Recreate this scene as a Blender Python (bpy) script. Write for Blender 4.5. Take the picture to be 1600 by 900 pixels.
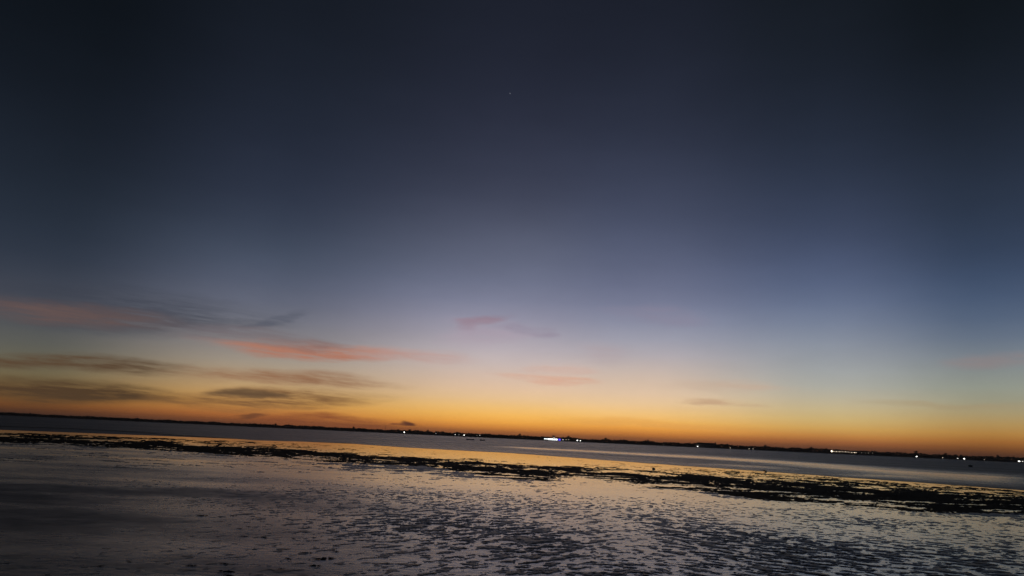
import bpy, bmesh, math, random
import numpy as np
from mathutils import Vector, Matrix

for o in list(bpy.data.objects):
    bpy.data.objects.remove(o)
sc = bpy.context.scene
C = sc.collection
random.seed(7)
RNG = np.random.default_rng(11)

# ------------------------------------------------------------------ camera
FPX, CX, CY = 1142.0, 800.0, 450.0          # focal length and centre in photo pixels
ROLL = math.radians(2.65)
PITCH = math.atan(234.2 / FPX)
EYE = 1.6
HAZE = 0.00012                              # per metre
R0 = Vector((1, 0, 0))
F0 = Vector((0, math.cos(PITCH), math.sin(PITCH)))
U0 = Vector((0, -math.sin(PITCH), math.cos(PITCH)))
cX = R0 * math.cos(ROLL) + U0 * math.sin(ROLL)
cY = -R0 * math.sin(ROLL) + U0 * math.cos(ROLL)
cd = bpy.data.cameras.new('camera')
cam = bpy.data.objects.new('camera', cd)
C.objects.link(cam)
cam.matrix_world = Matrix(((cX.x, cY.x, -F0.x, 0), (cX.y, cY.y, -F0.y, 0), (cX.z, cY.z, -F0.z, EYE), (0, 0, 0, 1)))
cd.sensor_width = 36.0
cd.lens = 36.0 * FPX / 1600.0
cd.clip_start = 0.05
cd.clip_end = 120000
sc.camera = cam


def ray(px, py):
    d = cX * (px - CX) + cY * (CY - py) + F0 * FPX
    return d.normalized()


def azel(px, py):
    d = ray(px, py)
    return math.degrees(math.atan2(d.x, d.y)), math.degrees(math.asin(d.z))


def ground(px, py):
    """where the line of sight through a photo pixel meets the level ground"""
    d = ray(px, py)
    t = EYE / max(-d.z, 1e-5)
    return d.x * t, d.y * t


def polar(px, py):
    x, y = ground(px, py)
    return math.degrees(math.atan2(x, y)), math.hypot(x, y)


def lin(rgb):
    out = []
    for c in rgb:
        c = c / 255.0
        out.append(c / 12.92 if c <= 0.04045 else ((c + 0.055) / 1.055) ** 2.4)
    return tuple(out) + (1.0,)


# ------------------------------------------------------------------ colour management
vs = sc.view_settings
vs.view_transform = 'Standard'
vs.look = 'None'
vs.exposure = 0.0
vs.gamma = 1.0

# ------------------------------------------------------------------ sky
world = bpy.data.worlds.new('World')
sc.world = world
world.use_nodes = True
NT = world.node_tree
NT.nodes.clear()


class G:
    """small node-graph helper"""
    def __init__(self, nt):
        self.nt = nt

    def n(self, t, **kw):
        node = self.nt.nodes.new(t)
        for k, v in kw.items():
            setattr(node, k, v)
        return node

    def put(self, sock, v):
        if isinstance(v, bpy.types.NodeSocket):
            self.nt.links.new(v, sock)
        elif v is not None:
            sock.default_value = v

    def m(self, op, a, b=None, c=None, clamp=False):
        nd = self.n('ShaderNodeMath', operation=op, use_clamp=clamp)
        self.put(nd.inputs[0], a)
        if b is not None: self.put(nd.inputs[1], b)
        if c is not None: self.put(nd.inputs[2], c)
        return nd.outputs[0]

    def vm(self, op, a, b=None, s=None):
        nd = self.n('ShaderNodeVectorMath', operation=op)
        self.put(nd.inputs[0], a)
        if b is not None: self.put(nd.inputs[1], b)
        if s is not None: self.put(nd.inputs['Scale'], s)
        return nd.outputs['Value'] if op in ('LENGTH', 'DOT_PRODUCT') else nd.outputs[0]

    def xyz(self, x, y, z=0.0):
        nd = self.n('ShaderNodeCombineXYZ')
        self.put(nd.inputs[0], x); self.put(nd.inputs[1], y); self.put(nd.inputs[2], z)
        return nd.outputs[0]

    def mr(self, v, a, b, c=0.0, d=1.0, smooth=False):
        nd = self.n('ShaderNodeMapRange')
        if smooth: nd.interpolation_type = 'SMOOTHSTEP'
        self.put(nd.inputs[0], v)
        for i, q in enumerate((a, b, c, d)): self.put(nd.inputs[i + 1], q)
        return nd.outputs[0]

    def mix(self, f, a, b):
        nd = self.n('ShaderNodeMix', data_type='RGBA')
        self.put(nd.inputs[0], f); self.put(nd.inputs[6], a); self.put(nd.inputs[7], b)
        return nd.outputs[2]

    def noise(self, vec, scale, detail=3.0, rough=0.5, dist=0.0):
        nd = self.n('ShaderNodeTexNoise')
        self.put(nd.inputs['Vector'], vec)
        nd.inputs['Scale'].default_value = scale
        nd.inputs['Detail'].default_value = detail
        nd.inputs['Roughness'].default_value = rough
        nd.inputs['Distortion'].default_value = dist
        return nd


g = G(NT)
tc = g.n('ShaderNodeTexCoord')
sep = g.n('ShaderNodeSeparateXYZ')
NT.links.new(tc.outputs['Generated'], sep.inputs[0])
AZ = g.m('MULTIPLY', g.m('ARCTAN2', sep.outputs[0], sep.outputs[1]), 180 / math.pi)
EL = g.m('MULTIPLY', g.m('ARCSINE', sep.outputs[2]), 180 / math.pi)
EMAX = 45.0
POS = g.m('POWER', g.m('DIVIDE', g.m('MAXIMUM', EL, 0.0), EMAX, clamp=True), 0.5)

# colour of the clear dusk sky from horizon to top at five bearings (photo sRGB)
COLUMNS = {
    50: [(0, (13, 18, 24)), (150, (24, 30, 40)), (300, (34, 42, 54)), (400, (48, 57, 72)), (470, (72, 75, 86)), (500, (80, 82, 86)),
         (530, (88, 90, 88)), (555, (100, 98, 85)), (590, (112, 100, 72)), (620, (130, 92, 48)), (635, (120, 72, 38)), (645, (78, 50, 36))],
    400: [(0, (22, 27, 36)), (150, (31, 37, 50)), (300, (43, 50, 67)), (400, (70, 80, 98)), (450, (88, 94, 114)), (500, (112, 115, 128)),
          (540, (140, 134, 132)), (560, (160, 152, 142)), (600, (192, 160, 118)), (630, (208, 154, 82)), (645, (198, 124, 60)), (655, (158, 90, 50)), (664, (98, 62, 44))],
    800: [(0, (27, 31, 42)), (145, (37, 41, 56)), (300, (58, 63, 82)), (350, (79, 84, 104)), (400, (95, 101, 121)), (440, (108, 114, 138)), (480, (130, 134, 158)),
          (520, (165, 158, 172)), (560, (192, 182, 185)), (600, (222, 190, 165)), (620, (232, 198, 160)), (640, (252, 200, 118)), (655, (255, 188, 84)),
          (665, (248, 164, 68)), (672, (200, 122, 60)), (681, (130, 78, 52))],
    1000: [(0, (26, 30, 41)), (200, (41, 46, 62)), (350, (71, 78, 101)), (420, (92, 99, 123)), (470, (114, 119, 146)), (500, (132, 136, 158)), (540, (164, 165, 178)),
           (560, (184, 173, 179)), (580, (200, 183, 170)), (600, (214, 188, 166)), (620, (226, 197, 168)), (645, (242, 198, 132)), (660, (252, 190, 92)),
           (672, (240, 156, 64)), (681, (185, 112, 58)), (689, (118, 72, 49))],
    1300: [(0, (20, 25, 32)), (200, (36, 43, 58)), (300, (47, 56, 75)), (350, (58, 67, 90)), (420, (79, 91, 120)), (470, (97, 110, 139)), (500, (115, 126, 150)), (540, (141, 148, 161)),
           (570, (159, 162, 166)), (600, (170, 174, 169)), (620, (187, 178, 158)), (640, (202, 184, 142)), (660, (211, 180, 114)), (675, (215, 160, 78)), (688, (182, 110, 62)),
           (696, (136, 82, 52)), (703, (100, 64, 46))],
    1550: [(0, (14, 19, 24)), (200, (32, 39, 52)), (350, (46, 57, 76)), (440, (63, 79, 107)), (500, (86, 102, 127)), (540, (109, 121, 138)),
           (570, (135, 140, 142)), (600, (148, 156, 146)), (625, (157, 157, 138)), (650, (178, 158, 114)), (675, (190, 144, 74)), (690, (172, 109, 52)),
           (705, (113, 70, 42)), (714, (82, 51, 36))],
}


def ramp(stops):
    nd = g.n('ShaderNodeValToRGB')
    els = nd.color_ramp.elements
    stops = sorted(stops)
    while len(els) < len(stops): els.new(0.5)
    for i, (p, c) in enumerate(stops):
        els[i].position = p
        els[i].color = c
    NT.links.new(POS, nd.inputs[0])
    return nd.outputs[0]


cols, bearings = [], []
for x, lst in COLUMNS.items():
    st = []
    for y, c in lst:
        e = azel(x, y)[1]
        st.append((min(1.0, math.sqrt(max(e, 0.02) / EMAX)), lin(c)))
    st = []
    lst = [(y, (c[0], c[1], c[2] * 1.0)) for y, c in lst]
    es = np.array([azel(x, y)[1] for y, c in lst]); order = np.argsort(es)
    cs = np.array([c for y, c in lst], float)
    topc = cs[order][-1]
    es = np.concatenate([[0.0], es[order], [90.0]]); cs = np.concatenate([[cs[order][0]], cs[order], [topc * 0.8]])
    fine = np.linspace(0, 60, 2401)
    raw = np.stack([np.interp(fine, es, cs[:, k]) for k in range(3)], 1)
    for p in np.linspace(0, 1, 32):
        e = p * p * EMAX
        w = np.exp(-0.5 * ((fine - e) / (0.12 + 0.11 * e)) ** 2)
        st.append((float(p), lin((raw * w[:, None]).sum(0) / w.sum())))
    cols.append(ramp(st))
    bearings.append(azel(x, 560)[0])
back = ramp([(math.sqrt(e / EMAX), lin(c)) for e, c in ((0.02, (44, 46, 56)), (4, (46, 50, 62)), (12, (38, 44, 58)), (28, (22, 27, 36)), (45, (14, 18, 25)))])
sky = cols[0]
for i in range(1, len(cols)):
    sky = g.mix(g.mr(AZ, bearings[i - 1], bearings[i], smooth=True), sky, cols[i])
sky = g.mix(g.mr(AZ, 34.0, 110.0, smooth=True), sky, back)
sky = g.mix(g.mr(AZ, -34.0, -110.0, smooth=True), sky, back)

# wisps of cloud: ends (photo pixels), half thickness, colour, opacity
CLOUDS = [
    ((-160, 448), (470, 512), 20, (56, 61, 74), .62), ((-120, 463), (290, 506), 11, (104, 84, 80), .8), ((360, 512), (492, 486), 5, (84, 88, 102), .6),
    ((240, 515), (500, 532), 11, (122, 107, 110), .5), ((300, 536), (660, 555), 8, (176, 122, 102), 1.15), ((390, 533), (570, 540), 5, (128, 104, 102), .65),
    ((540, 547), (740, 558), 7, (192, 150, 140), .5), ((-150, 552), (340, 577), 8, (90, 70, 52), 1.0), ((230, 574), (640, 602), 9, (150, 110, 82), .95),
    ((-150, 597), (350, 624), 10, (82, 62, 43), 1.05), ((230, 622), (600, 625), 9, (126, 90, 58), 1.0), ((320, 613), (460, 621), 4, (92, 72, 54), .8),
    ((365, 643), (436, 647), 3, (112, 70, 46), .9), ((390, 651), (640, 669), 9, (146, 84, 50), 1.1), ((632, 659.5), (670, 662.5), 3, (100, 60, 44), 1.0),
    ((610, 662.5), (648, 661.5), 1.4, (140, 82, 50), .9), ((700, 511), (796, 497), 7, (144, 122, 136), .85), ((780, 513), (880, 523), 7, (146, 134, 152), .7),
    ((680, 518), (830, 526), 16, (176, 156, 170), .4), ((755, 585), (950, 597), 5, (214, 166, 142), .95), ((810, 575), (940, 577), 5, (206, 172, 158), .6),
    ((1070, 620), (1175, 636), 3.5, (190, 154, 124), .65), ((1030, 597), (1250, 611), 6, (198, 170, 148), .55), ((950, 488), (1130, 499), 10, (136, 130, 150), .5),
    ((1440, 569), (1640, 561), 7, (148, 134, 134), .6), ((1340, 628), (1650, 630), 3, (170, 150, 116), .4), ((880, 546), (1010, 557), 11, (178, 160, 164), .5),
    ((860, 655), (1200, 672), 4, (226, 160, 84), .4),
]
wv = g.xyz(AZ, EL)
wn = g.noise(g.xyz(g.m('MULTIPLY', AZ, 0.14), g.m('MULTIPLY', EL, 0.55)), 1.0, 4.0, 0.55)
warp = g.vm('MULTIPLY', g.vm('SUBTRACT', wn.outputs['Color'], (0.5, 0.5, 0.5)), (9.0, 1.5, 0.0))
PW = g.vm('ADD', wv, warp)
streak = g.noise(g.xyz(g.m('MULTIPLY', AZ, 0.16), g.m('MULTIPLY', g.m('ADD', EL, g.m('MULTIPLY', AZ, 0.02)), 1.6), 3.7), 1.0, 5.0, 0.6, 0.4).outputs['Fac']
fibre = g.noise(g.xyz(g.m('MULTIPLY', AZ, 0.45), g.m('MULTIPLY', g.m('ADD', EL, g.m('MULTIPLY', AZ, 0.05)), 5.5), 8.1), 1.0, 6.0, 0.65, 0.6).outputs['Fac']
streak = g.mr(g.m('MULTIPLY_ADD', fibre, 0.38, g.m('MULTIPLY', streak, 0.62)), 0.36, 0.60, smooth=True)
for (p0, p1, th, c, op) in CLOUDS:
    a0, e0 = azel(*p0); a1, e1 = azel(*p1)
    ac, ec = (a0 + a1) / 2, (e0 + e1) / 2
    L = math.hypot(a1 - a0, e1 - e0) / 2
    T = math.degrees(th / FPX) * 1.95
    mp = g.n('ShaderNodeMapping', vector_type='TEXTURE')
    NT.links.new(PW, mp.inputs[0])
    mp.inputs['Location'].default_value = (ac, ec, 0)
    mp.inputs['Rotation'].default_value = (0, 0, math.atan2(e1 - e0, a1 - a0))
    mp.inputs['Scale'].default_value = (L * 1.1, T, 1)
    mask = g.mr(g.vm('LENGTH', mp.outputs[0]), 1.05, 0.3, smooth=True)
    k = g.m('MULTIPLY', mask, op)
    if th > 4.2:
        k = g.m('MULTIPLY', k, g.m('MULTIPLY_ADD', streak, 0.7, 0.3))
    sky = g.mix(k, sky, lin(c))
# faint unevenness of thin high haze
un = g.noise(g.xyz(g.m('MULTIPLY', AZ, 0.05), g.m('MULTIPLY', EL, 0.12), 9.0), 1.0, 6.0, 0.6).outputs['Fac']
sky = g.vm('SCALE', sky, s=g.mr(un, 0.3, 0.7, 0.93, 1.07))
bg = g.n('ShaderNodeBackground')
NT.links.new(sky, bg.inputs[0])
bg.inputs[1].default_value = 1.0
wo = g.n('ShaderNodeOutputWorld')
NT.links.new(bg.outputs[0], wo.inputs[0])


# ------------------------------------------------------------------ numpy noise
PERM = RNG.permutation(4096)
GA = RNG.random(4096) * 2 * math.pi
GX, GY = np.cos(GA), np.sin(GA)


def perlin(x, y, seed=0):
    xi = np.floor(x).astype(np.int64); yi = np.floor(y).astype(np.int64)
    xf = x - xi; yf = y - yi
    u = xf * xf * xf * (xf * (xf * 6 - 15) + 10); v = yf * yf * yf * (yf * (yf * 6 - 15) + 10)
    def gr(ix, iy, dx, dy):
        h = PERM[(PERM[(ix + seed * 131) & 4095] + iy) & 4095]
        return GX[h] * dx + GY[h] * dy
    a = gr(xi, yi, xf, yf); b = gr(xi + 1, yi, xf - 1, yf)
    c = gr(xi, yi + 1, xf, yf - 1); d = gr(xi + 1, yi + 1, xf - 1, yf - 1)
    return (a + u * (b - a)) * (1 - v) + (c + u * (d - c)) * v


def fbm(x, y, octs, seed=0, gain=0.5):
    s = np.zeros_like(x); a = 1.0; f = 1.0
    for i in range(octs):
        s += a * perlin(x * f, y * f, seed + i); a *= gain; f *= 2.03
    return s


def quantile(n):
    s = np.sort(n.ravel()[:: max(1, n.size // 40000)])
    return np.searchsorted(s, n) / len(s)


def sstep(a, b, x):
    t = np.clip((x - a) / (b - a), 0, 1)
    return t * t * (3 - 2 * t)


# ------------------------------------------------------------------ objects and materials
def put_props(o, label=None, cat=None, group=None, kind=None):
    if label: o['label'] = label
    if cat: o['category'] = cat
    if group: o['group'] = group
    if kind: o['kind'] = kind
    return o


def mesh_obj(name, verts, faces, mat, parent=None, smooth=False):
    me = bpy.data.meshes.new(name)
    me.from_pydata(verts, [], faces)
    me.update()
    if smooth:
        me.polygons.foreach_set('use_smooth', [True] * len(me.polygons))
    me.materials.append(mat)
    o = bpy.data.objects.new(name, me)
    C.objects.link(o)
    if parent: o.parent = parent
    return o


def np_mesh(name, co, quads, mat, smooth=True, attrs=None):
    me = bpy.data.meshes.new(name)
    nv, nf = len(co), len(quads)
    me.vertices.add(nv); me.vertices.foreach_set('co', np.ascontiguousarray(co, dtype=np.float32).ravel())
    k = quads.shape[1]
    me.loops.add(nf * k); me.loops.foreach_set('vertex_index', np.ascontiguousarray(quads, dtype=np.int32).ravel())
    me.polygons.add(nf)
    me.polygons.foreach_set('loop_start', np.arange(0, nf * k, k, dtype=np.int32))
    me.polygons.foreach_set('use_smooth', np.full(nf, smooth))
    me.update(calc_edges=True)
    for an, av in (attrs or {}).items():
        at = me.attributes.new(an, 'FLOAT', 'POINT')
        at.data.foreach_set('value', np.ascontiguousarray(av, dtype=np.float32).ravel())
    me.materials.append(mat)
    o = bpy.data.objects.new(name, me)
    C.objects.link(o)
    return o


def grid_quads(nr, nc):
    i = np.arange((nr - 1) * (nc - 1))
    r, c = i // (nc - 1), i % (nc - 1)
    a = r * nc + c
    return np.stack([a, a + 1, a + nc + 1, a + nc], 1)


def material(name):
    m = bpy.data.materials.new(name)
    m.use_nodes = True
    h = G(m.node_tree)
    b = m.node_tree.nodes['Principled BSDF']
    return m, h, b


def simple(name, rgb, rough=0.7, var=0.25, scale=3.0, emit=None, strength=0.0):
    m, h, b = material(name)
    t = h.n('ShaderNodeTexCoord')
    nz = h.noise(t.outputs['Object'], scale, 4.0, 0.6).outputs['Fac']
    c = h.mix(nz, tuple(v * (1 - var) for v in rgb) + (1,), tuple(min(1, v * (1 + var)) for v in rgb) + (1,))
    h.put(b.inputs['Base Color'], c)
    b.inputs['Roughness'].default_value = rough
    if emit:
        b.inputs['Emission Color'].default_value = tuple(emit) + (1,)
        b.inputs['Emission Strength'].default_value = strength
    return m


# wet sand under the water film
M_sand, h, b = material('wet_sand')
t = h.n('ShaderNodeNewGeometry')
nz = h.noise(t.outputs['Position'], 3.0, 6.0, 0.6).outputs['Fac']
h.put(b.inputs['Base Color'], h.mix(nz, (0.045, 0.038, 0.032, 1), (0.10, 0.085, 0.07, 1)))
b.inputs['Roughness'].default_value = 0.45

# thin film of water left on the flat: clear mirror where it is deep, softer where sand breaks it
M_film, h, b = material('shallow_water')
t = h.n('ShaderNodeNewGeometry')
at = h.n('ShaderNodeAttribute', attribute_name='sand')
nz = h.noise(t.outputs['Position'], 2.2, 6.0, 0.6).outputs['Fac']
pt = h.noise(h.vm('MULTIPLY', t.outputs['Position'], (0.10, 0.22, 1.0)), 1.0, 4.0, 0.6).outputs['Fac']
damp = h.m('MULTIPLY', at.outputs['Fac'], h.mr(pt, 0.34, 0.62, 0.45, 1.25))
wetc = h.mix(nz, (0.17, 0.14, 0.085, 1), (0.29, 0.245, 0.155, 1))
mud = h.mix(nz, (0.030, 0.029, 0.025, 1), (0.062, 0.060, 0.050, 1))
h.put(b.inputs['Base Color'], h.mix(h.m('MINIMUM', damp, 1.0), wetc, mud))
b.inputs['IOR'].default_value = 1.33
rg = h.m('MULTIPLY_ADD', damp, 0.30, 0.035)
h.put(b.inputs['Roughness'], h.m('MULTIPLY', rg, h.mr(nz, 0.3, 0.7, 0.85, 1.15)))
n1 = h.noise(h.vm('MULTIPLY', t.outputs['Position'], (1.0, 1.4, 1.0)), 5.0, 5.0, 0.6).outputs['Fac']
n2 = h.noise(t.outputs['Position'], 60.0, 3.0, 0.6).outputs['Fac']
hh = h.m('MULTIPLY_ADD', n2, 0.0004, h.m('MULTIPLY', n1, h.m('MULTIPLY_ADD', at.outputs['Fac'], 0.008, 0.003)))
bp = h.n('ShaderNodeBump')
bp.inputs['Distance'].default_value = 1.0
bp.inputs['Strength'].default_value = 1.0
h.put(bp.inputs['Height'], hh)
h.put(b.inputs['Normal'], bp.outputs[0])

# open water with small wind ripples; slicks are smoother
M_sea, h, b = material('sea_water')
t = h.n('ShaderNodeNewGeometry')
at = h.n('ShaderNodeAttribute', attribute_name='ripple')
b.inputs['Base Color'].default_value = (0.030, 0.052, 0.060, 1)
b.inputs['IOR'].default_value = 1.33
h.put(b.inputs['Roughness'], h.m('MULTIPLY_ADD', at.outputs['Fac'], 0.22, 0.06))
n1 = h.noise(h.vm('MULTIPLY', t.outputs['Position'], (0.7, 1.3, 1.0)), 0.9, 5.0, 0.62).outputs['Fac']
bp = h.n('ShaderNodeBump')
bp.inputs['Distance'].default_value = 1.0
bp.inputs['Strength'].default_value = 1.0
h.put(bp.inputs['Height'], h.m('MULTIPLY', n1, h.m('MULTIPLY', at.outputs['Fac'], 0.50)))
h.put(b.inputs['Normal'], bp.outputs[0])

# seagrass and sand lumps standing above the film
M_grass, h, b = material('seagrass')
t = h.n('ShaderNodeNewGeometry')
nz = h.noise(t.outputs['Position'], 14.0, 5.0, 0.65).outputs['Fac']
h.put(b.inputs['Base Color'], h.mix(nz, (0.014, 0.008, 0.003, 1), (0.060, 0.038, 0.015, 1)))
b.inputs['Roughness'].default_value = 0.75
b.inputs['Specular IOR Level'].default_value = 0.03
n2 = h.noise(t.outputs['Position'], 45.0, 4.0, 0.65).outputs['Fac']
bp = h.n('ShaderNodeBump')
bp.inputs['Distance'].default_value = 0.02
bp.inputs['Strength'].default_value = 0.8
h.put(bp.inputs['Height'], n2)
h.put(b.inputs['Normal'], bp.outputs[0])

# paler wet sand and weed of the foreground ripples
M_lump, h, b = material('ripple_sand')
t = h.n('ShaderNodeNewGeometry')
nz = h.noise(t.outputs['Position'], 7.0, 6.0, 0.65).outputs['Fac']
h.put(b.inputs['Base Color'], h.mix(h.mr(nz, 0.3, 0.7), (0.06, 0.046, 0.028, 1), (0.26, 0.20, 0.125, 1)))
b.inputs['Roughness'].default_value = 0.36
b.inputs['Specular IOR Level'].default_value = 0.22
n2 = h.noise(t.outputs['Position'], 45.0, 4.0, 0.65).outputs['Fac']
bp = h.n('ShaderNodeBump')
bp.inputs['Distance'].default_value = 0.02
bp.inputs['Strength'].default_value = 0.45
h.put(bp.inputs['Height'], n2)
h.put(b.inputs['Normal'], bp.outputs[0])

# ------------------------------------------------------------------ layout of the flat, as bearings and distances
def line(pts):
    q = sorted(polar(*p) for p in pts)
    return np.array([p[0] for p in q]), np.array([p[1] for p in q])


def at_az(ln, az):
    return np.exp(np.interp(az, ln[0], np.log(ln[1])))


SEA_EDGE = line([(-60, 664), (0, 666), (100, 669), (200, 674), (300, 681), (400, 688), (533, 692), (600, 697), (700, 703), (800, 708),
                 (933, 718), (1066, 728), (1200, 737), (1333, 747), (1466, 756), (1600, 766), (1680, 772)])
W_TOP = line([(-60, 679), (0, 681), (100, 684), (200, 689), (300, 694), (400, 698), (533, 706), (667, 714), (740, 719), (800, 725), (867, 728), (933, 731),
              (1000, 737), (1066, 741), (1200, 749), (1333, 757), (1466, 765), (1600, 773), (1680, 778)])
W_BOT = line([(-60, 690), (0, 692), (100, 695), (200, 701), (300, 706), (400, 714), (533, 723), (667, 729), (740, 740), (800, 748), (867, 752), (933, 750),
              (1000, 761), (1066, 764), (1200, 782), (1333, 792), (1466, 801), (1600, 803), (1680, 806)])
# how much of the film is covered by lumps below the weed band
COVER_GAIN = 0.90
COVER = [(0, 700, .12), (0, 712, .30), (0, 730, .05), (0, 800, .0), (0, 890, .02), (200, 712, .10), (200, 722, .20), (200, 740, .06), (200, 800, .0), (200, 885, .03),
         (350, 722, .16), (350, 745, .2), (350, 770, .12), (350, 800, .05), (350, 850, .03), (350, 895, .07), (500, 735, .18), (480, 760, .32), (500, 785, .42), (470, 815, .18),
         (500, 850, .07), (500, 890, .12), (620, 735, .20), (600, 755, .18), (620, 775, .50), (620, 810, .60), (640, 850, .30), (640, 890, .30), (750, 750, .20), (750, 770, .28),
         (760, 800, .52), (760, 840, .62), (760, 890, .40), (880, 765, .10), (900, 785, .40), (900, 820, .56), (900, 860, .62), (900, 895, .46), (1000, 775, .12), (1050, 795, .40),
         (1040, 830, .52), (1040, 860, .58), (1040, 895, .55), (1150, 780, .15), (1150, 805, .36), (1170, 840, .56), (1170, 880, .54), (1300, 800, .16), (1300, 820, .22),
         (1300, 850, .48), (1300, 890, .48), (1450, 815, .20), (1450, 835, .20), (1450, 860, .42), (1450, 895, .45), (1590, 815, .22), (1590, 840, .25), (1590, 870, .40), (1590, 895, .45)]
CP = np.array([(polar(x, y)[0] / 9.0, math.log(polar(x, y)[1]) / 0.18, d) for x, y, d in COVER])

# fan of ground points
def fan(az0, az1, nc, rs):
    az = np.linspace(az0, az1, nc)
    A, R = np.meshgrid(az, rs)
    return A, R, np.sin(np.radians(A)) * R, np.cos(np.radians(A)) * R


dep = np.linspace(math.atan(EYE / 5.5), math.atan(EYE / 82.0), 560)
RS = EYE / np.tan(dep)
A, R, X, Y = fan(-46, 46, 1260, RS)
lr = np.log(R)

# cover: kernel average of the readings
num = np.zeros_like(A); den = np.zeros_like(A)
for ca, cr, d in CP:
    w = np.exp(-0.5 * ((A / 9.0 - ca) ** 2 + (lr / 0.18 - cr) ** 2) * 1.6)
    num += w * d; den += w
cover = COVER_GAIN * num / (den + 1e-9)
rT, rB = at_az(W_TOP, A), at_az(W_BOT, A)
wob = fbm(X * 0.12, Y * 0.10, 4, 40)
# distance through the weed band, 0 at its far edge and 1 at its near edge
tb = (rT - R) / (rT - rB) + 0.62 * wob
band = sstep(-0.15, 0.22, tb) * (1 - sstep(0.55, 1.45, tb))
# left part of the band is dense; the middle is broken; the right is thick again
az_dens = np.interp(A, [-40, -30, -14, -4, 4, 12, 22, 40], [1.05, 1.02, .90, .76, .70, .76, .88, .90])
patchy = fbm(X * 0.22, Y * 0.25, 4, 60)
bandc = np.clip(az_dens + 0.02 + 0.42 * patchy, 0.05, 0.95)
inner = np.where(R > rT, 0.0, cover)
# scattered strands between the sea edge and the band
rE = at_az(SEA_EDGE, A)
strand = sstep(0.0, 0.4, (rE - R) / (rE - rT + 0.01)) * np.interp(A, [-40, -28, -12, 0, 10, 18, 40], [.66, .60, .16, .05, .16, .42, .46])
outer = np.where(R > rT, strand, 0.0)
big = np.clip(1 + 0.85 * fbm(X * 0.34, Y * 0.20, 4, 80), 0.2, 1.6)
D = np.clip(inner * big + outer * big, 0, 0.9)
D = D * (1 - band) + bandc * band
D = np.where(R > rE, 0.0, D)

# lump pattern: ripples swing round from the left to the right of the beach
wx = X + 0.10 * fbm(X * 1.7, Y * 1.7, 2, 90); wy = Y + 0.10 * fbm(X * 1.7 + 31, Y * 1.7, 2, 93)
def aniso(th, sx, sy, seed):
    c, s = math.cos(th), math.sin(th)
    return fbm((wx * c + wy * s) * sx, (-wx * s + wy * c) * sy, 5, seed, 0.64)
p1 = aniso(math.radians(50), 2.4, 6.2, 100)
p2 = aniso(math.radians(-34), 2.6, 5.8, 110)
wmix = sstep(2.0, 16.0, A)
near = p1 * (1 - wmix) + p2 * wmix
long1 = aniso(math.radians(48), 1.2, 4.2, 200) * (1 - wmix) + aniso(math.radians(-36), 1.4, 4.2, 210) * wmix
sel = sstep(-0.25, 0.25, fbm(X * 0.35, Y * 0.22, 3, 220))
fine_ = fbm(wx * 5.0, wy * 6.5, 3, 230, 0.6)
near = near * (0.55 + 0.35 * sel) + long1 * (0.40 - 0.30 * sel) + 0.42 * fine_
far = fbm(wx * 0.42, wy * 0.9, 7, 120, 0.80)
fmix = sstep(18.0, 34.0, R)
pat = quantile(near) * (1 - fmix) + quantile(far) * fmix
pat = quantile(pat)
amp = 0.026 * (1 - fmix) + 0.060 * fmix
Z = amp * (pat - (1 - D)) + 0.004 * fbm(X * 14, Y * 14, 2, 130)
Z = np.where(D < 0.01, -0.05, Z)
Z = np.clip(Z, -0.05, 0.09)
co = np.stack([X, Y, Z], -1).reshape(-1, 3)
quads = grid_quads(*A.shape)
zq = Z.ravel()[quads].max(1)
inband = (R > rB * 0.985).ravel()[quads[:, 0]]
for nm, sel, mt, lab in (('seaweed_band', inband, M_grass, 'long dark band of seaweed and wet weed mats lying along the water edge'),
                         ('sand_ripples', ~inband, M_lump, 'low dark ripples of wet sand and weed breaking the thin water in the foreground')):
    keep = quads[(zq > -0.002) & sel]
    used = np.unique(keep)
    remap = np.full(len(co), -1, dtype=np.int64); remap[used] = np.arange(len(used))
    o = np_mesh(nm, co[used], remap[keep], mt)
    put_props(o, lab, 'seaweed' if nm == 'seaweed_band' else 'sand', None, 'stuff')

# the film of water itself and the sand under it
rs = np.geomspace(1.2, 95.0, 150)
A2, R2, X2, Y2 = fan(-80, 80, 200, rs)
num = np.zeros_like(A2); den = np.zeros_like(A2)
SANDY = [(0, 700, .7), (0, 740, .9), (0, 780, 1.5), (120, 785, 1.5), (230, 775, 1.3), (0, 890, 1.2), (120, 840, 1), (200, 705, .5), (200, 720, .65), (200, 750, .9), (250, 820, .7), (340, 830, .45), (220, 880, 1), (350, 740, .4), (350, 790, .8), (350, 870, .9), (500, 740, .2), (500, 800, .5),
         (500, 870, .9), (700, 740, .1), (700, 800, .3), (700, 870, .5), (900, 760, .15), (900, 850, .35), (1100, 770, .15), (1100, 850, .3), (1300, 800, .2), (1300, 870, .3), (1550, 810, .2), (1550, 870, .3),
         (0, 672, 0), (400, 695, 0), (800, 716, 0), (1200, 742, 0), (1550, 768, 0), (900, 895, .6), (1100, 895, .5), (1350, 895, .45)]
for x, y, d in SANDY:
    a_, r_ = polar(x, y)
    w = np.exp(-0.5 * (((A2 - a_) / 9) ** 2 + ((np.log(R2) - math.log(r_)) / 0.22) ** 2)) + 1e-12
    num += w * d; den += w
sand = num / den
Z2 = np.zeros_like(X2)
o = np_mesh('shallow_water', np.stack([X2, Y2, Z2], -1).reshape(-1, 3), grid_quads(*A2.shape), M_film, True, {'sand': sand})
put_props(o, kind='structure')
G2 = 3000.0
o = np_mesh('tidal_flat', np.array([(-G2, -G2, -.06), (G2, -G2, -.06), (G2, G2, -.06), (-G2, G2, -.06)]), np.array([[0, 1, 2, 3]]), M_sand)
put_props(o, kind='structure')

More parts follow.
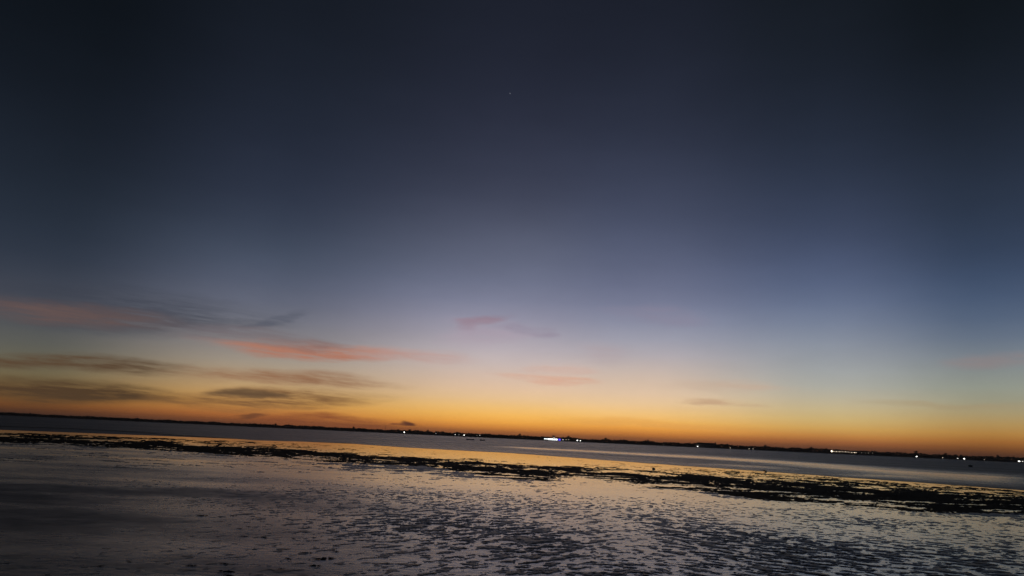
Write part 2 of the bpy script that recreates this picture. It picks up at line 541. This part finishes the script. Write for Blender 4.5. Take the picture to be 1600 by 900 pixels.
# sea
az = np.linspace(-89, 89, 420)
edge = at_az(SEA_EDGE, np.clip(az, -37, 37))
edge = edge * (1 + 0.012 * fbm(az * 0.6, az * 0 + 3.3, 4, 140))
tt = np.concatenate([np.linspace(0, 1, 120) ** 1.6 * 0.55, np.linspace(0.56, 1, 40)])
A3, T3 = np.meshgrid(az, tt)
E3 = np.broadcast_to(edge, A3.shape)
R3 = E3 * (2900.0 / E3) ** T3
X3, Y3 = np.sin(np.radians(A3)) * R3, np.cos(np.radians(A3)) * R3
DP = EYE / R3 * FPX                       # apparent depth below the horizon, used to place the calm slicks
slick = np.zeros_like(A3)
SLICKS = [([(760, 697), (900, 704), (1000, 709.5), (1100, 714.5), (1200, 721), (1300, 729), (1400, 737), (1500, 743.5), (1640, 751)], 0.07, .90),
          ([(1080, 725), (1130, 726), (1200, 730), (1260, 733)], 0.025, .55), ([(1290, 741), (1400, 744), (1500, 752)], 0.02, .6)]
for pts, wd, st in SLICKS:
    ln = line(pts)
    c_ = at_az(ln, A3)
    wdt = np.interp(A3, [ln[0][0], ln[0][0] + 3, ln[0][-1] - 3, ln[0][-1] + 1], [0, 1, 1, 0])
    wv_ = wd * np.interp(A3, [-5, 10, 22, 40], [.9, 1.5, 3.4, 3.8])
    slick = np.maximum(slick, st * wdt * np.exp(-((np.log(R3 / c_)) / wv_) ** 2))
rip = 1.0 - slick + 0.25 * fbm(X3 * 0.012, np.log(R3) * 9.0, 4, 150)
rip *= np.interp(A3, [-40, -20, 5, 40], [1.0, 1.0, .8, .8]) ** (1 - sstep(0.0, 0.5, np.log(R3 / E3)))
rip = np.clip(rip, 0.14, 1.3)
rip *= sstep(0.0, 0.012, np.log(R3 / E3)) * 0.7 + 0.3
rip *= np.interp(A3, [-40, -25, -8, 10, 25, 40], [1.5, 1.25, 1.0, 1.05, 1.5, 1.7])
o = np_mesh('sea', np.stack([X3, Y3, np.full_like(X3, 0.005)], -1).reshape(-1, 3), grid_quads(*A3.shape), M_sea, True, {'ripple': rip})
put_props(o, kind='structure')


# ------------------------------------------------------------------ far shore
RSH = 1385.0
M_land = simple('shore_earth', (0.07, 0.058, 0.045), 0.9, 0.3, 0.02)
M_leaf = simple('foliage', (0.045, 0.05, 0.032), 0.7, 0.5, 0.35)
M_bark = simple('bark', (0.09, 0.07, 0.055), 0.9, 0.3, 2.0)
M_wall = simple('weathered_wall', (0.22, 0.20, 0.18), 0.85, 0.2, 0.5)
M_roof = simple('sheet_roof', (0.10, 0.07, 0.06), 0.7, 0.3, 0.8)
M_pole = simple('lamp_pole_metal', (0.12, 0.12, 0.12), 0.5, 0.2, 2.0)
M_wood = simple('old_timber', (0.10, 0.075, 0.055), 0.85, 0.35, 2.0)
M_pane = simple('dark_glass', (0.02, 0.022, 0.025), 0.15, 0.1, 1.0)
M_hull = simple('dark_boat_paint', (0.035, 0.035, 0.04), 0.5, 0.3, 2.0)
M_float = simple('faded_float_paint', (0.10, 0.12, 0.12), 0.6, 0.3, 2.0)
M_weed = simple('drying_weed', (0.030, 0.026, 0.020), 0.6, 0.5, 30.0)

az = np.linspace(-89, 89, 500)   # bearings of the far land
prof = [(-8, 0.0), (0, 0.25), (6, 1.1), (30, 2.2), (60, 3.6), (400, 3.0)]
vv = []
for dr, z in prof:
    jit = 5.0 * fbm(az * 0.9, az * 0 + dr, 3, 160)
    rr = RSH + 4 + dr + jit
    vv.append(np.stack([np.sin(np.radians(az)) * rr, np.cos(np.radians(az)) * rr, np.full_like(az, z)], -1))
o = np_mesh('far_shore', np.concatenate(vv), grid_quads(len(prof), len(az)), M_land)
put_props(o, kind='structure')


def tufts(n, centre_fn, rad_fn, rng):
    """leaf clumps: crumpled eight-sided tufts and loose leaf blades gathered into one foliage mesh"""
    base = np.array([(1, 0, 0), (-1, 0, 0), (0, 1, 0), (0, -1, 0), (0, 0, 1), (0, 0, -1)], float)
    fc = np.array([(0, 2, 4), (2, 1, 4), (1, 3, 4), (3, 0, 4), (2, 0, 5), (1, 2, 5), (3, 1, 5), (0, 3, 5)])
    c = centre_fn(n); r = rad_fn(n)
    v = base[None] * r[:, None, None] * rng.uniform(0.55, 1.35, (n, 6, 1)) + rng.normal(0, 0.15, (n, 6, 3)) * r[:, None, None]
    v[:, :, 2] *= 0.75
    v += c[:, None, :]
    f = fc[None] + (np.arange(n) * 6)[:, None, None]
    return v.reshape(-1, 3), f.reshape(-1, 3)


# the wood along the shore reads as one mass
rg = np.random.default_rng(5)
NT_ = 22000
azt = rg.uniform(-50, 50, NT_)
hh_ = np.interp(azt, [-50, -34, -20, -8, 0, 10, 20, 34, 50], [3.4, 3.6, 4.4, 5.6, 5.8, 6.0, 6.2, 6.2, 5.5])
hh_ = hh_ * (1 + 0.35 * fbm(azt * 1.3, azt * 0 + 1.7, 4, 170) + 0.15 * fbm(azt * 7.0, azt * 0 + 4.7, 3, 175))
zz_ = hh_ * rg.beta(1.25, 1.0, NT_)
rr_ = RSH + 12 + rg.uniform(0, 40, NT_)
cen = np.stack([np.sin(np.radians(azt)) * rr_, np.cos(np.radians(azt)) * rr_, zz_ + 0.6], -1)
v, f = tufts(NT_, lambda n: cen, lambda n: rg.uniform(0.8, 1.9, n), rg)
o = np_mesh('treeline', v, f, M_leaf, False)
put_props(o, 'long low dark wood along the far shore under the orange glow', 'trees', None, 'stuff')


def empty(name, loc, label, cat, group=None, rz=0.0):
    o = bpy.data.objects.new(name, None)
    o.empty_display_size = 0.3
    C.objects.link(o)
    o.location = loc
    o.rotation_euler = (0, 0, rz)
    return put_props(o, label, cat, group)


class MB:
    """collects simple solids into one mesh"""
    def __init__(self):
        self.v, self.f = [], []

    def box(self, x0, x1, y0, y1, z0, z1):
        k = len(self.v)
        self.v += [(x0, y0, z0), (x1, y0, z0), (x1, y1, z0), (x0, y1, z0), (x0, y0, z1), (x1, y0, z1), (x1, y1, z1), (x0, y1, z1)]
        self.f += [tuple(k + i for i in q) for q in ((0, 3, 2, 1), (4, 5, 6, 7), (0, 1, 5, 4), (1, 2, 6, 5), (2, 3, 7, 6), (3, 0, 4, 7))]
        return self

    def tube(self, pts, rads, n=8):
        k = len(self.v)
        pts = [Vector(p) for p in pts]
        for i, p in enumerate(pts):
            d = (pts[min(i + 1, len(pts) - 1)] - pts[max(i - 1, 0)]).normalized()
            a = d.orthogonal().normalized(); b_ = d.cross(a)
            for j in range(n):
                t = 2 * math.pi * j / n
                self.v.append(tuple(p + (a * math.cos(t) + b_ * math.sin(t)) * rads[i]))
        for i in range(len(pts) - 1):
            for j in range(n):
                self.f.append((k + i * n + j, k + i * n + (j + 1) % n, k + (i + 1) * n + (j + 1) % n, k + (i + 1) * n + j))
        self.f.append(tuple(k + j for j in range(n))[::-1])
        self.f.append(tuple(k + (len(pts) - 1) * n + j for j in range(n)))
        return self

    def poly(self, vs_, fs_):
        k = len(self.v)
        self.v += [tuple(q) for q in vs_]
        self.f += [tuple(k + i for i in q) for q in fs_]
        return self

    def done(self, name, mat, parent=None, smooth=False):
        return mesh_obj(name, self.v, self.f, mat, parent, smooth)


def shore(px, r=RSH):
    a = azel(px, 648 + 0.0463 * px)[0]
    return Vector((math.sin(math.radians(a)) * r, math.cos(math.radians(a)) * r, 0)), -math.radians(a)


def height(px, py, r=RSH):
    return EYE + r * math.tan(math.radians(azel(px, py)[1]))


# taller trees standing up out of the wood
def tree(px, hgt, seed, label):
    rg2 = np.random.default_rng(seed)
    p, rz = shore(px, RSH + 20)
    t = empty('shore_tree', (p.x, p.y, 1.3), label, 'tree', 'taller trees on the far shore', rz)
    m = MB().tube([(0, 0, -0.5), (0.1, 0, hgt * .3), (0.25, 0.1, hgt * .62), (0.2, 0.1, hgt * .85)], [.32, .25, .17, .06])
    for k in range(4):
        a = k * 1.7 + seed
        m.tube([(0.15, 0, hgt * (.38 + .08 * k)), (math.cos(a) * 1.3, math.sin(a) * 1.3, hgt * (.55 + .07 * k)), (math.cos(a) * 2.2, math.sin(a) * 2.2, hgt * (.66 + .06 * k))], [.13, .09, .03], 6)
    m.done('trunk', M_bark, t)
    n = 90
    th = rg2.uniform(0, 6.28, n); q = rg2.uniform(0, 1, n) ** .6; zc = rg2.uniform(-1, 1, n)
    w = hgt * rg2.uniform(.24, .34)
    lob = 1 + .3 * np.sin(th * 3 + seed)
    cc = np.stack([np.cos(th) * q * w * lob * np.sqrt(1 - .6 * zc ** 2), np.sin(th) * q * w * lob, hgt * .72 + zc * hgt * .27], -1)
    v, f = tufts(n, lambda n: cc, lambda n: rg2.uniform(.35, .85, n), rg2)
    o = np_mesh('crown', v, f, M_leaf, False)
    o.parent = t
    return t


TREE_SAYS = ['low dark treetop, leftmost of those rising above the far shore wood', 'dark treetop left of the thin lattice mast on the far shore',
             'dark treetop just right of the leftmost bright shore lamp', 'dark treetop between the leftmost bright lamp and the next faint lamp',
             'tall dark treetop left of the brightly lit pavilion', 'dark treetop directly behind the brightly lit pavilion',
             'dark treetop behind the short row of lamps right of the blue sign', 'dark treetop right of the close pair of white lamps beyond the pavilion',
             'dark treetop midway between the lit pavilion and the low dark building', 'dark treetop just right of the faint pair of lamps, left of the pier',
             'dark treetop just left of the lit pier on the far shore', 'dark treetop right behind the bright lamp next right of the pier',
             'dark treetop above the dim lamp between two bright right-hand lamps', 'rightmost dark treetop, just left of the lamp at the frame edge']
for i, (px, hg) in enumerate(((430, 6.6), (552, 7.6), (640, 8.2), (668, 7.6), (812, 8.8), (865, 8.6), (888, 9.2), (946, 8.4), (1012, 8.6), (1196, 8.6), (1268, 8.8), (1432, 9.4), (1478, 8.4), (1560, 8.8))):
    tree(px, hg, 20 + i, TREE_SAYS[i])


# thin masts
def mast(px, hgt, label):
    p, rz = shore(px, RSH + 30)
    t = empty('radio_mast', (p.x, p.y, 1.3), label, 'mast', None, rz)
    m = MB()
    for sx, sy in ((-.7, -.5), (.7, -.5), (0, .8)):
        m.tube([(sx, sy, 0), (sx * .15, sy * .15, hgt)], [.10, .06], 6)
    m.done('leg_frame', M_pole, t)
    m = MB()
    for k in range(8):
        z0, z1 = hgt * k / 8, hgt * (k + 1) / 8
        s0, s1 = .7 * (1 - .85 * k / 8), .7 * (1 - .85 * (k + 1) / 8)
        m.tube([(-s0, -s0 * .7, z0), (s1, -s1 * .7, z1)], [.05, .05], 5)
        m.tube([(s0, -s0 * .7, z0), (0, s1, z1)], [.05, .05], 5)
    m.done('brace', M_pole, t)
    MB().tube([(0, 0, hgt - .4), (0, 0, hgt + 3)], [.06, .03], 6).done('aerial', M_pole, t)


mast(601.5, 13.5, 'thin lattice mast on the far shore, left of the small dark cloud')
mast(714, 9.0, 'short thin lattice mast on the far shore above the pair of white lamps')


# shore lamps
LAMP_MATS = {}
def lamp_mat(s, warm=False):
    k = (s, warm)
    if k not in LAMP_MATS:
        LAMP_MATS[k] = simple('lamp_glow', (0.8, 0.8, 0.8), 0.4, 0.02, 1.0, (1.0, .80, .58) if warm else (1.0, .97, .90), 3.6 * min(s, 1.3))
    return LAMP_MATS[k]


def lamp(px, py, s, label, warm=False, wide=1.5, tall=1.1):
    p, rz = shore(px)
    z = max(height(px, py), 2.0)
    wide *= .84; tall *= .82
    s = s if s > .9 else s * .7
    t = empty('shore_lamp', (p.x, p.y, 0.3), label, 'lamp', 'lamps along the far shore', rz)
    MB().tube([(0, .35, -1.2), (0, .35, z)], [.09, .07]).done('pole', M_pole, t)
    MB().box(-wide / 2 - .08, wide / 2 + .08, -.05, .45, z - .3 + tall / 2 + .003, z - .3 + tall / 2 + .12).done('hood', M_pole, t)
    m = MB().tube([(-wide / 2, 0, z - .3), (-wide / 4, 0, z - .3), (wide / 4, 0, z - .3), (wide / 2, 0, z - .3)], [tall * .35, tall * .5, tall * .5, tall * .35], 10)
    m.done('bulb', lamp_mat(s, warm), t, True)


for a in ((631.5, 675.3, 1.3, 'bright white lamp standing alone, leftmost light on the far shore', False, 2.2, 1.7),
          (681, 677.3, .25, 'faint lamp midway between the leftmost bright lamp and the pair right of it'),
          (711, 679, .7, 'medium white lamp, left one of the pair above the small canoe'),
          (717, 679.3, .15, 'dim speck of a lamp between the two white lamps above the canoe'),
          (725, 679.8, 1.2, 'bright white lamp, right one of the pair above the small canoe', False, 2.0, 1.6),
          (745, 680.3, .15, 'very dim lamp just left of the faint lamp beyond the canoe', True),
          (749.5, 680.2, .5, 'faint lamp just right of the canoe on the far shore'),
          (884.5, 687, .45, 'small pale lamp just right of the blue sign, second from it', True),
          (879.5, 687, .8, 'pale lamp right beside the blue sign'),
          (888.5, 687, .35, 'smallest lamp at the end of the short row right of the blue sign', True),
          (902, 688, 1.3, 'bright white lamp, left one of the close pair right of the lit pavilion', False, 2.2, 1.7),
          (906.8, 688.6, 1.0, 'white lamp, right one of the close pair right of the lit pavilion', False, 1.9, 1.5),
          (1037, 698, .10, 'barely visible lamp on dark shore between lamp pair and low building', True),
          (1090, 697.8, 1.2, 'bright white lamp at the left end of the low dark building', False, 2.0, 1.6),
          (1141, 700.6, .35, 'dim lamp alone on the shore right of the low dark building', True),
          (1170.5, 702.4, .4, 'dim lamp, left one of the faint pair left of the lit pier', True),
          (1176.5, 702.9, .35, 'dim lamp, right one of the faint pair left of the lit pier', True),
          (1432.3, 716, 1.3, 'bright white lamp on the far shore midway from lit pier to frame edge', False, 2.2, 1.6),
          (1473, 718, .4, 'dim lamp between the two bright lamps on the right shore', True),
          (1496.5, 719.2, .6, 'weak lamp just left of a bright lamp on the right shore', False, 2.2, .9),
          (1506.7, 720.2, 1.3, 'bright white lamp with a weaker lamp close on its left', False, 2.2, 1.6),
          (1538, 721.2, .15, 'very dim lamp near the right edge of the far shore', True),
          (1592.5, 724.2, 1.2, 'bright wide lamp at the right edge of the frame', False, 3.4, 1.4),
          (1598, 724.8, .6, 'weaker lamp at the very edge of the frame beside the bright one', False, 2.0, 1.0)):
    lamp(*a)


# brightly lit pavilion
p, rz = shore(860.5)
U = RSH / FPX
t = empty('lit_pavilion', (p.x, p.y, 0.2), 'brightly lit white waterside pavilion, the biggest light on the far shore', 'pavilion', None, rz)
W = 12.6
M_glow = simple('lit_window_glow', (0.8, 0.8, 0.8), 0.4, 0.02, 1.0, (0.93, 1.0, 1.0), 2.6)
MB().box(-W - 1, W + 1, -2, 7, -.8, .6).done('floor', M_wall, t)
MB().box(-W, W, 5.6, 6, .6, 4.0).done('back_wall', M_wall, t)
for k in range(8):
    x = -W + k * 2 * W / 7
    MB().box(x - .14, x + .14, -.3, 0, .603, 4.0).done('post', M_wall, t)
for k in range(7):
    x0 = -W + k * 2 * W / 7 + .25; x1 = -W + (k + 1) * 2 * W / 7 - .25
    zt = 3.4 if k < 2 else 3.8
    zb = 2.2 if k < 2 else 1.2
    MB().box(x0, x1, .3, .5, zb, zt).done('lit_window', M_glow, t)
MB().poly([(-W - 1, -1.4, 4.003), (W + 1, -1.4, 4.003), (W + 1, 7.2, 4.003), (-W - 1, 7.2, 4.003), (-W + 3, 2.9, 5.6), (W - 3, 2.9, 5.6)],
          [(3, 2, 1, 0), (0, 1, 5, 4), (1, 2, 5), (2, 3, 4, 5), (3, 0, 4)]).done('roof', M_roof, t)
o = MB().box(5.2, 6.6, 2, 3, 5.4, 6.4).done('roof_lamp', lamp_mat(.4), t)
# blue lit sign beside it
p, rz = shore(874.2)
t = empty('blue_sign', (p.x, p.y, 0.2), 'glowing blue sign board at the right end of the lit pavilion', 'sign', None, rz)
M_blue = simple('blue_glow', (0.1, 0.1, 0.5), 0.4, 0.02, 1.0, (0.10, 0.07, 0.75), 1.6)
for x in (-1.6, 1.6): MB().box(x - .1, x + .1, .13, .3, -1, 4.2).done('post', M_pole, t)
MB().box(-2.0, 2.0, -.1, .1, .6, 4.2).done('board', M_blue, t)
MB().box(-2.15, 2.15, -.13, .127, 4.203, 4.4).done('cap', M_pole, t)

# low dark building
p, rz = shore(1104, RSH + 6)
t = empty('low_building', (p.x, p.y, 0.8), 'long low dark building with a hipped roof on the far shore', 'building', None, rz)
L_ = 19.0
MB().box(-L_, L_, 0, 9, -1, 5.4).done('wall', M_wall, t)
for k in range(9):
    x = -L_ + 2 + k * 4.2
    w = MB().box(x, x + 1.8, -.06, .05, 1.6, 3.6).done('window', M_pane, t)
    MB().box(x - .15, x + 1.95, -.1, -.063, 1.45, 1.6).done('sill', M_wall, w)
MB().poly([(-L_ - .8, -.8, 5.403), (L_ + .8, -.8, 5.403), (L_ + .8, 9.8, 5.403), (-L_ - .8, 9.8, 5.403), (-L_ + 3, 4.5, 8.4), (L_ - 5, 4.5, 8.4)],
          [(3, 2, 1, 0), (0, 1, 5, 4), (1, 2, 5), (2, 3, 4, 5), (3, 0, 4)]).done('roof', M_roof, t)
MB().box(14.2, 16.6, 3, 6, 6.6, 9.6).done('water_tank', M_wall, t)

# pier with a string of lights
p, rz = shore(1318.5, RSH - 12)
t = empty('lit_pier', (p.x, p.y, 0.0), 'long low pier hung with a string of warm white lights', 'pier', None, rz)
PL = 18.6
MB().box(-PL, PL + 26, 0, 4, 1.3, 1.6).done('deck', M_wood, t)
for k in range(13):
    x = -PL + .6 + k * (2 * PL + 24.6) / 12
    MB().tube([(x, .6, -.8), (x, .6, 1.297)], [.16, .16]).done('pile', M_wood, t)
    MB().tube([(x, .2, 1.603), (x, .2, 5.2)], [.07, .06], 6).done('post', M_wood, t)
MB().tube([(-PL, .2, 5.25), (0, .2, 4.6), (PL, .2, 4.5), (PL + 26, .2, 5.0)], [.05] * 4, 6).done('cable', M_pole, t)
for k in range(17):
    f_ = k / 16
    s_ = (1.2, .9, .35, .75, .2, .6, .3, .5, .15, .75, .25, .4, .15, .55, .3, .95, .6)[k]
    x = -PL + f_ * 2 * PL
    s_ *= 1.0 if k == 0 else .6
    zb = 4.35 - .45 * f_ - .25 * math.sin(f_ * 9)
    r_ = 1.2 if k == 0 else .62
    MB().tube([(x, 0, zb + r_), (x, 0, zb + r_ * .4), (x, 0, zb - r_ * .4), (x, 0, zb - r_)], [r_ * .45, r_, r_, r_ * .45], 8).done('bulb', lamp_mat(s_, True), t, True)
for x, s_ in ((PL + 8.5, .3), (PL + 14, .15), (PL + 18.5, .3), (PL + 25, .18)):
    MB().tube([(x, 0, 4.4), (x, 0, 4.2), (x, 0, 3.9), (x, 0, 3.7)], [.12, .3, .3, .12], 8).done('bulb', lamp_mat(s_, True), t, True)


# ------------------------------------------------------------------ boats
def canoe(px, py_base, px_len, label, yaw=0.0, mat=M_hull):
    d = ray(px, py_base); k = EYE / -d.z
    x, y = d.x * k, d.y * k
    dist = math.hypot(x, y)
    L = px_len * dist / FPX
    t = empty('outrigger_canoe', (x, y, 0.0), label, 'canoe', None, -math.atan2(x, y) + yaw)
    secs = []
    for i in range(11):
        u = -1 + 2 * i / 10
        wd = .26 * (1 - abs(u) ** 2.6) + .02
        sh = .34 + .26 * u ** 4
        kl = -.14 + .22 * u ** 4
        secs.append([(u * L / 2, -wd, sh), (u * L / 2, -wd * .8, kl + .14), (u * L / 2, 0, kl), (u * L / 2, wd * .8, kl + .14), (u * L / 2, wd, sh), (u * L / 2, wd * .82, sh - .01), (u * L / 2, 0, kl + .08), (u * L / 2, -wd * .82, sh - .01)])
    vs_ = [q for s_ in secs for q in s_]
    fs_ = [(i * 8 + j, i * 8 + (j + 1) % 8, (i + 1) * 8 + (j + 1) % 8, (i + 1) * 8 + j) for i in range(10) for j in range(8)]
    fs_ += [tuple(range(8))[::-1], tuple(80 + j for j in range(8))]
    mesh_obj('hull', vs_, fs_, mat, t)
    for u in (-.22, .24):
        MB().tube([(u * L, -1.3, .12), (u * L, -.6, .46), (u * L, .6, .46), (u * L, 1.3, .12)], [.035] * 4, 6).done('outrigger_beam', M_wood, t)
    for s_ in (-1, 1):
        MB().tube([(-.36 * L, s_ * 1.3, .10), (-.3 * L, s_ * 1.3, .05), (.3 * L, s_ * 1.3, .05), (.38 * L, s_ * 1.3, .12)], [.03, .055, .055, .03], 6).done('outrigger_float', M_wood, t)
    for u in (-.12, .1):
        MB().box(u * L - .1, u * L + .1, -.22, .22, .28, .31).done('seat', M_wood, t)
    return t


canoe(734.5, 687.6, 12, 'small dark outrigger canoe afloat under the two white shore lamps')
canoe(753.5, 688.4, 8, 'fainter, smaller outrigger canoe floating just right of the dark canoe', 0.35)
# mooring float near the right edge
x, y = ground(1516.5, 729.5)
t = empty('mooring_float', (x, y, 0), 'small grey mooring float on the water near the right edge of the bay', 'buoy')
MB().tube([(0, 0, -.2), (0, 0, .1), (0, 0, .35), (0, 0, .42)], [.30, .40, .40, .24], 14).done('drum', M_float, t, False)
MB().tube([(-.16, 0, .42), (-.13, 0, .58), (.13, 0, .58), (.16, 0, .42)], [.025] * 4, 6).done('ring', M_pole, t)

# ------------------------------------------------------------------ small things on the flat
x, y = ground(1195, 737.5)
t = MB().tube([(-.16, 0, .16), (-.06, .02, .10), (.04, 0, .05), (.2, .03, -.03)], [.02, .035, .045, .035], 8).tube([(-.02, 0, .08), (.05, -.05, .22)], [.02, .008], 6).done('driftwood', M_wood)
t.location = (x, y, 0)
put_props(t, 'short dark driftwood stick poking out of the water edge, right of centre', 'driftwood')
x, y = ground(1021, 733)
bm = bmesh.new(); bmesh.ops.create_icosphere(bm, subdivisions=2, radius=.1)
for v_ in bm.verts:
    v_.co *= 1 + .25 * math.sin(v_.co.x * 31 + v_.co.y * 17 + v_.co.z * 23); v_.co.z *= .7
me = bpy.data.meshes.new('stone'); bm.to_mesh(me); bm.free(); me.materials.append(M_hull)
t = bpy.data.objects.new('stone', me); C.objects.link(t); t.location = (x, y, .03)
put_props(t, 'lone dark stone in the bright calm strip beyond the weed band', 'stone')

# scraps of weed lying on the smooth sand in the lower left
def scrap_mesh(seed):
    rg2 = np.random.default_rng(seed)
    m = MB()
    for k in range(7):
        a = rg2.uniform(0, 6.28); q = rg2.uniform(0, .8)
        cx, cy = math.cos(a) * q, math.sin(a) * q * .8
        r = rg2.uniform(.18, .42); n = 7
        vs_ = [(cx, cy, rg2.uniform(.10, .26))]
        for ring, (rf, zf) in enumerate(((.55, .7), (1.0, 0.0))):
            for j in range(n):
                b_ = 2 * math.pi * j / n
                rj = r * rf * rg2.uniform(.6, 1.35)
                vs_.append((cx + math.cos(b_) * rj, cy + math.sin(b_) * rj, vs_[0][2] * zf - (.03 if ring else 0)))
        fs_ = [(0, 1 + j, 1 + (j + 1) % n) for j in range(n)] + [(1 + j, 1 + n + j, 1 + n + (j + 1) % n, 1 + (j + 1) % n) for j in range(n)]
        m.poly(vs_, fs_)
    for k in range(5):
        a = rg2.uniform(-.5, .5) + (math.pi if k % 2 else 0)
        x0, y0 = math.cos(a) * .6, math.sin(a) * .6
        x1, y1 = math.cos(a) * rg2.uniform(1.2, 1.9), math.sin(a) * 1.3
        m.tube([(x0, y0, .08), ((x0 + x1) / 2, (y0 + y1) / 2 + .1, .07), (x1, y1, .02)], [.07, .06, .02], 5)
    me = bpy.data.meshes.new('weed_scrap')
    me.from_pydata(m.v, [], m.f); me.update(); me.materials.append(M_weed)
    return me


SCRAPS = [scrap_mesh(300 + i) for i in range(5)]
for i, (px, py, w) in enumerate(((353, 893, 20), (350, 881, 11), (357, 899, 14), (203, 878, 8), (156, 885, 8), (317, 806, 12), (365, 806, 8), (345, 808, 5), (395, 811, 6), (382, 838, 10), (412, 840, 9),
                                 (428, 854, 6), (490, 840, 6), (459, 842, 5), (525, 853, 9), (480, 864, 13), (507, 873, 24), (492, 884, 14), (450, 873, 10), (300, 884, 12), (374, 826, 7), (388, 823, 5), (525, 862, 8), (440, 889, 9))):
    d = ray(px, py); k = EYE / -d.z
    o = bpy.data.objects.new('seaweed_scrap', SCRAPS[i % 5])
    C.objects.link(o)
    o.location = (d.x * k, d.y * k, 0.002)
    s_ = w * k / FPX / 2.4
    o.scale = (s_, s_ * random.uniform(.8, 1.2), s_ * random.uniform(.7, 1.1))
    o.rotation_euler = (0, 0, random.uniform(-.5, .5) + (math.pi if i % 2 else 0))
    put_props(o, {0: 'largest of the dark weed scraps at the bottom edge, left of centre', 1: 'dark weed scrap just behind the largest one at the bottom edge', 3: 'lone dark weed scrap far left on the smooth wet sand', 4: 'leftmost small dark weed scrap near the bottom left corner', 5: 'thin dark weed scrap farthest up the smooth sand on the left', 16: 'longest dark weed strand lying where smooth sand meets the ripples'}.get(i, 'tiny dark scrap of seaweed among others on smooth wet sand, lower left'), 'seaweed', 'seaweed scraps on the smooth sand')

# ------------------------------------------------------------------ the one star
d = ray(797, 146)
bm = bmesh.new(); bmesh.ops.create_icosphere(bm, subdivisions=2, radius=17.0)
me = bpy.data.meshes.new('star'); bm.to_mesh(me); bm.free()
me.materials.append(simple('starlight', (0.0, 0.0, 0.0), 1.0, 0.0, 1.0, (0.85, 0.87, 1.0), 0.30))
t = bpy.data.objects.new('star', me); C.objects.link(t); t.location = d * 30000.0 + Vector((0, 0, EYE))
put_props(t, 'single faint star high up in the dark blue sky', 'star')


# ------------------------------------------------------------------ evening haze over the bay
mh = bpy.data.materials.new('haze')
mh.use_nodes = True
mh.node_tree.nodes.clear()
hv = mh.node_tree.nodes.new('ShaderNodeVolumePrincipled')
hv.inputs['Color'].default_value = (0.9, 0.86, 0.82, 1)
hv.inputs['Density'].default_value = HAZE
hv.inputs['Anisotropy'].default_value = 0.3
ho = mh.node_tree.nodes.new('ShaderNodeOutputMaterial')
mh.node_tree.links.new(hv.outputs[0], ho.inputs['Volume'])
o = MB().box(-3100, 3100, -3100, 3100, -1.3, 24).done('haze', mh)
put_props(o, 'thin evening haze lying over the whole bay', 'haze', None, 'stuff')
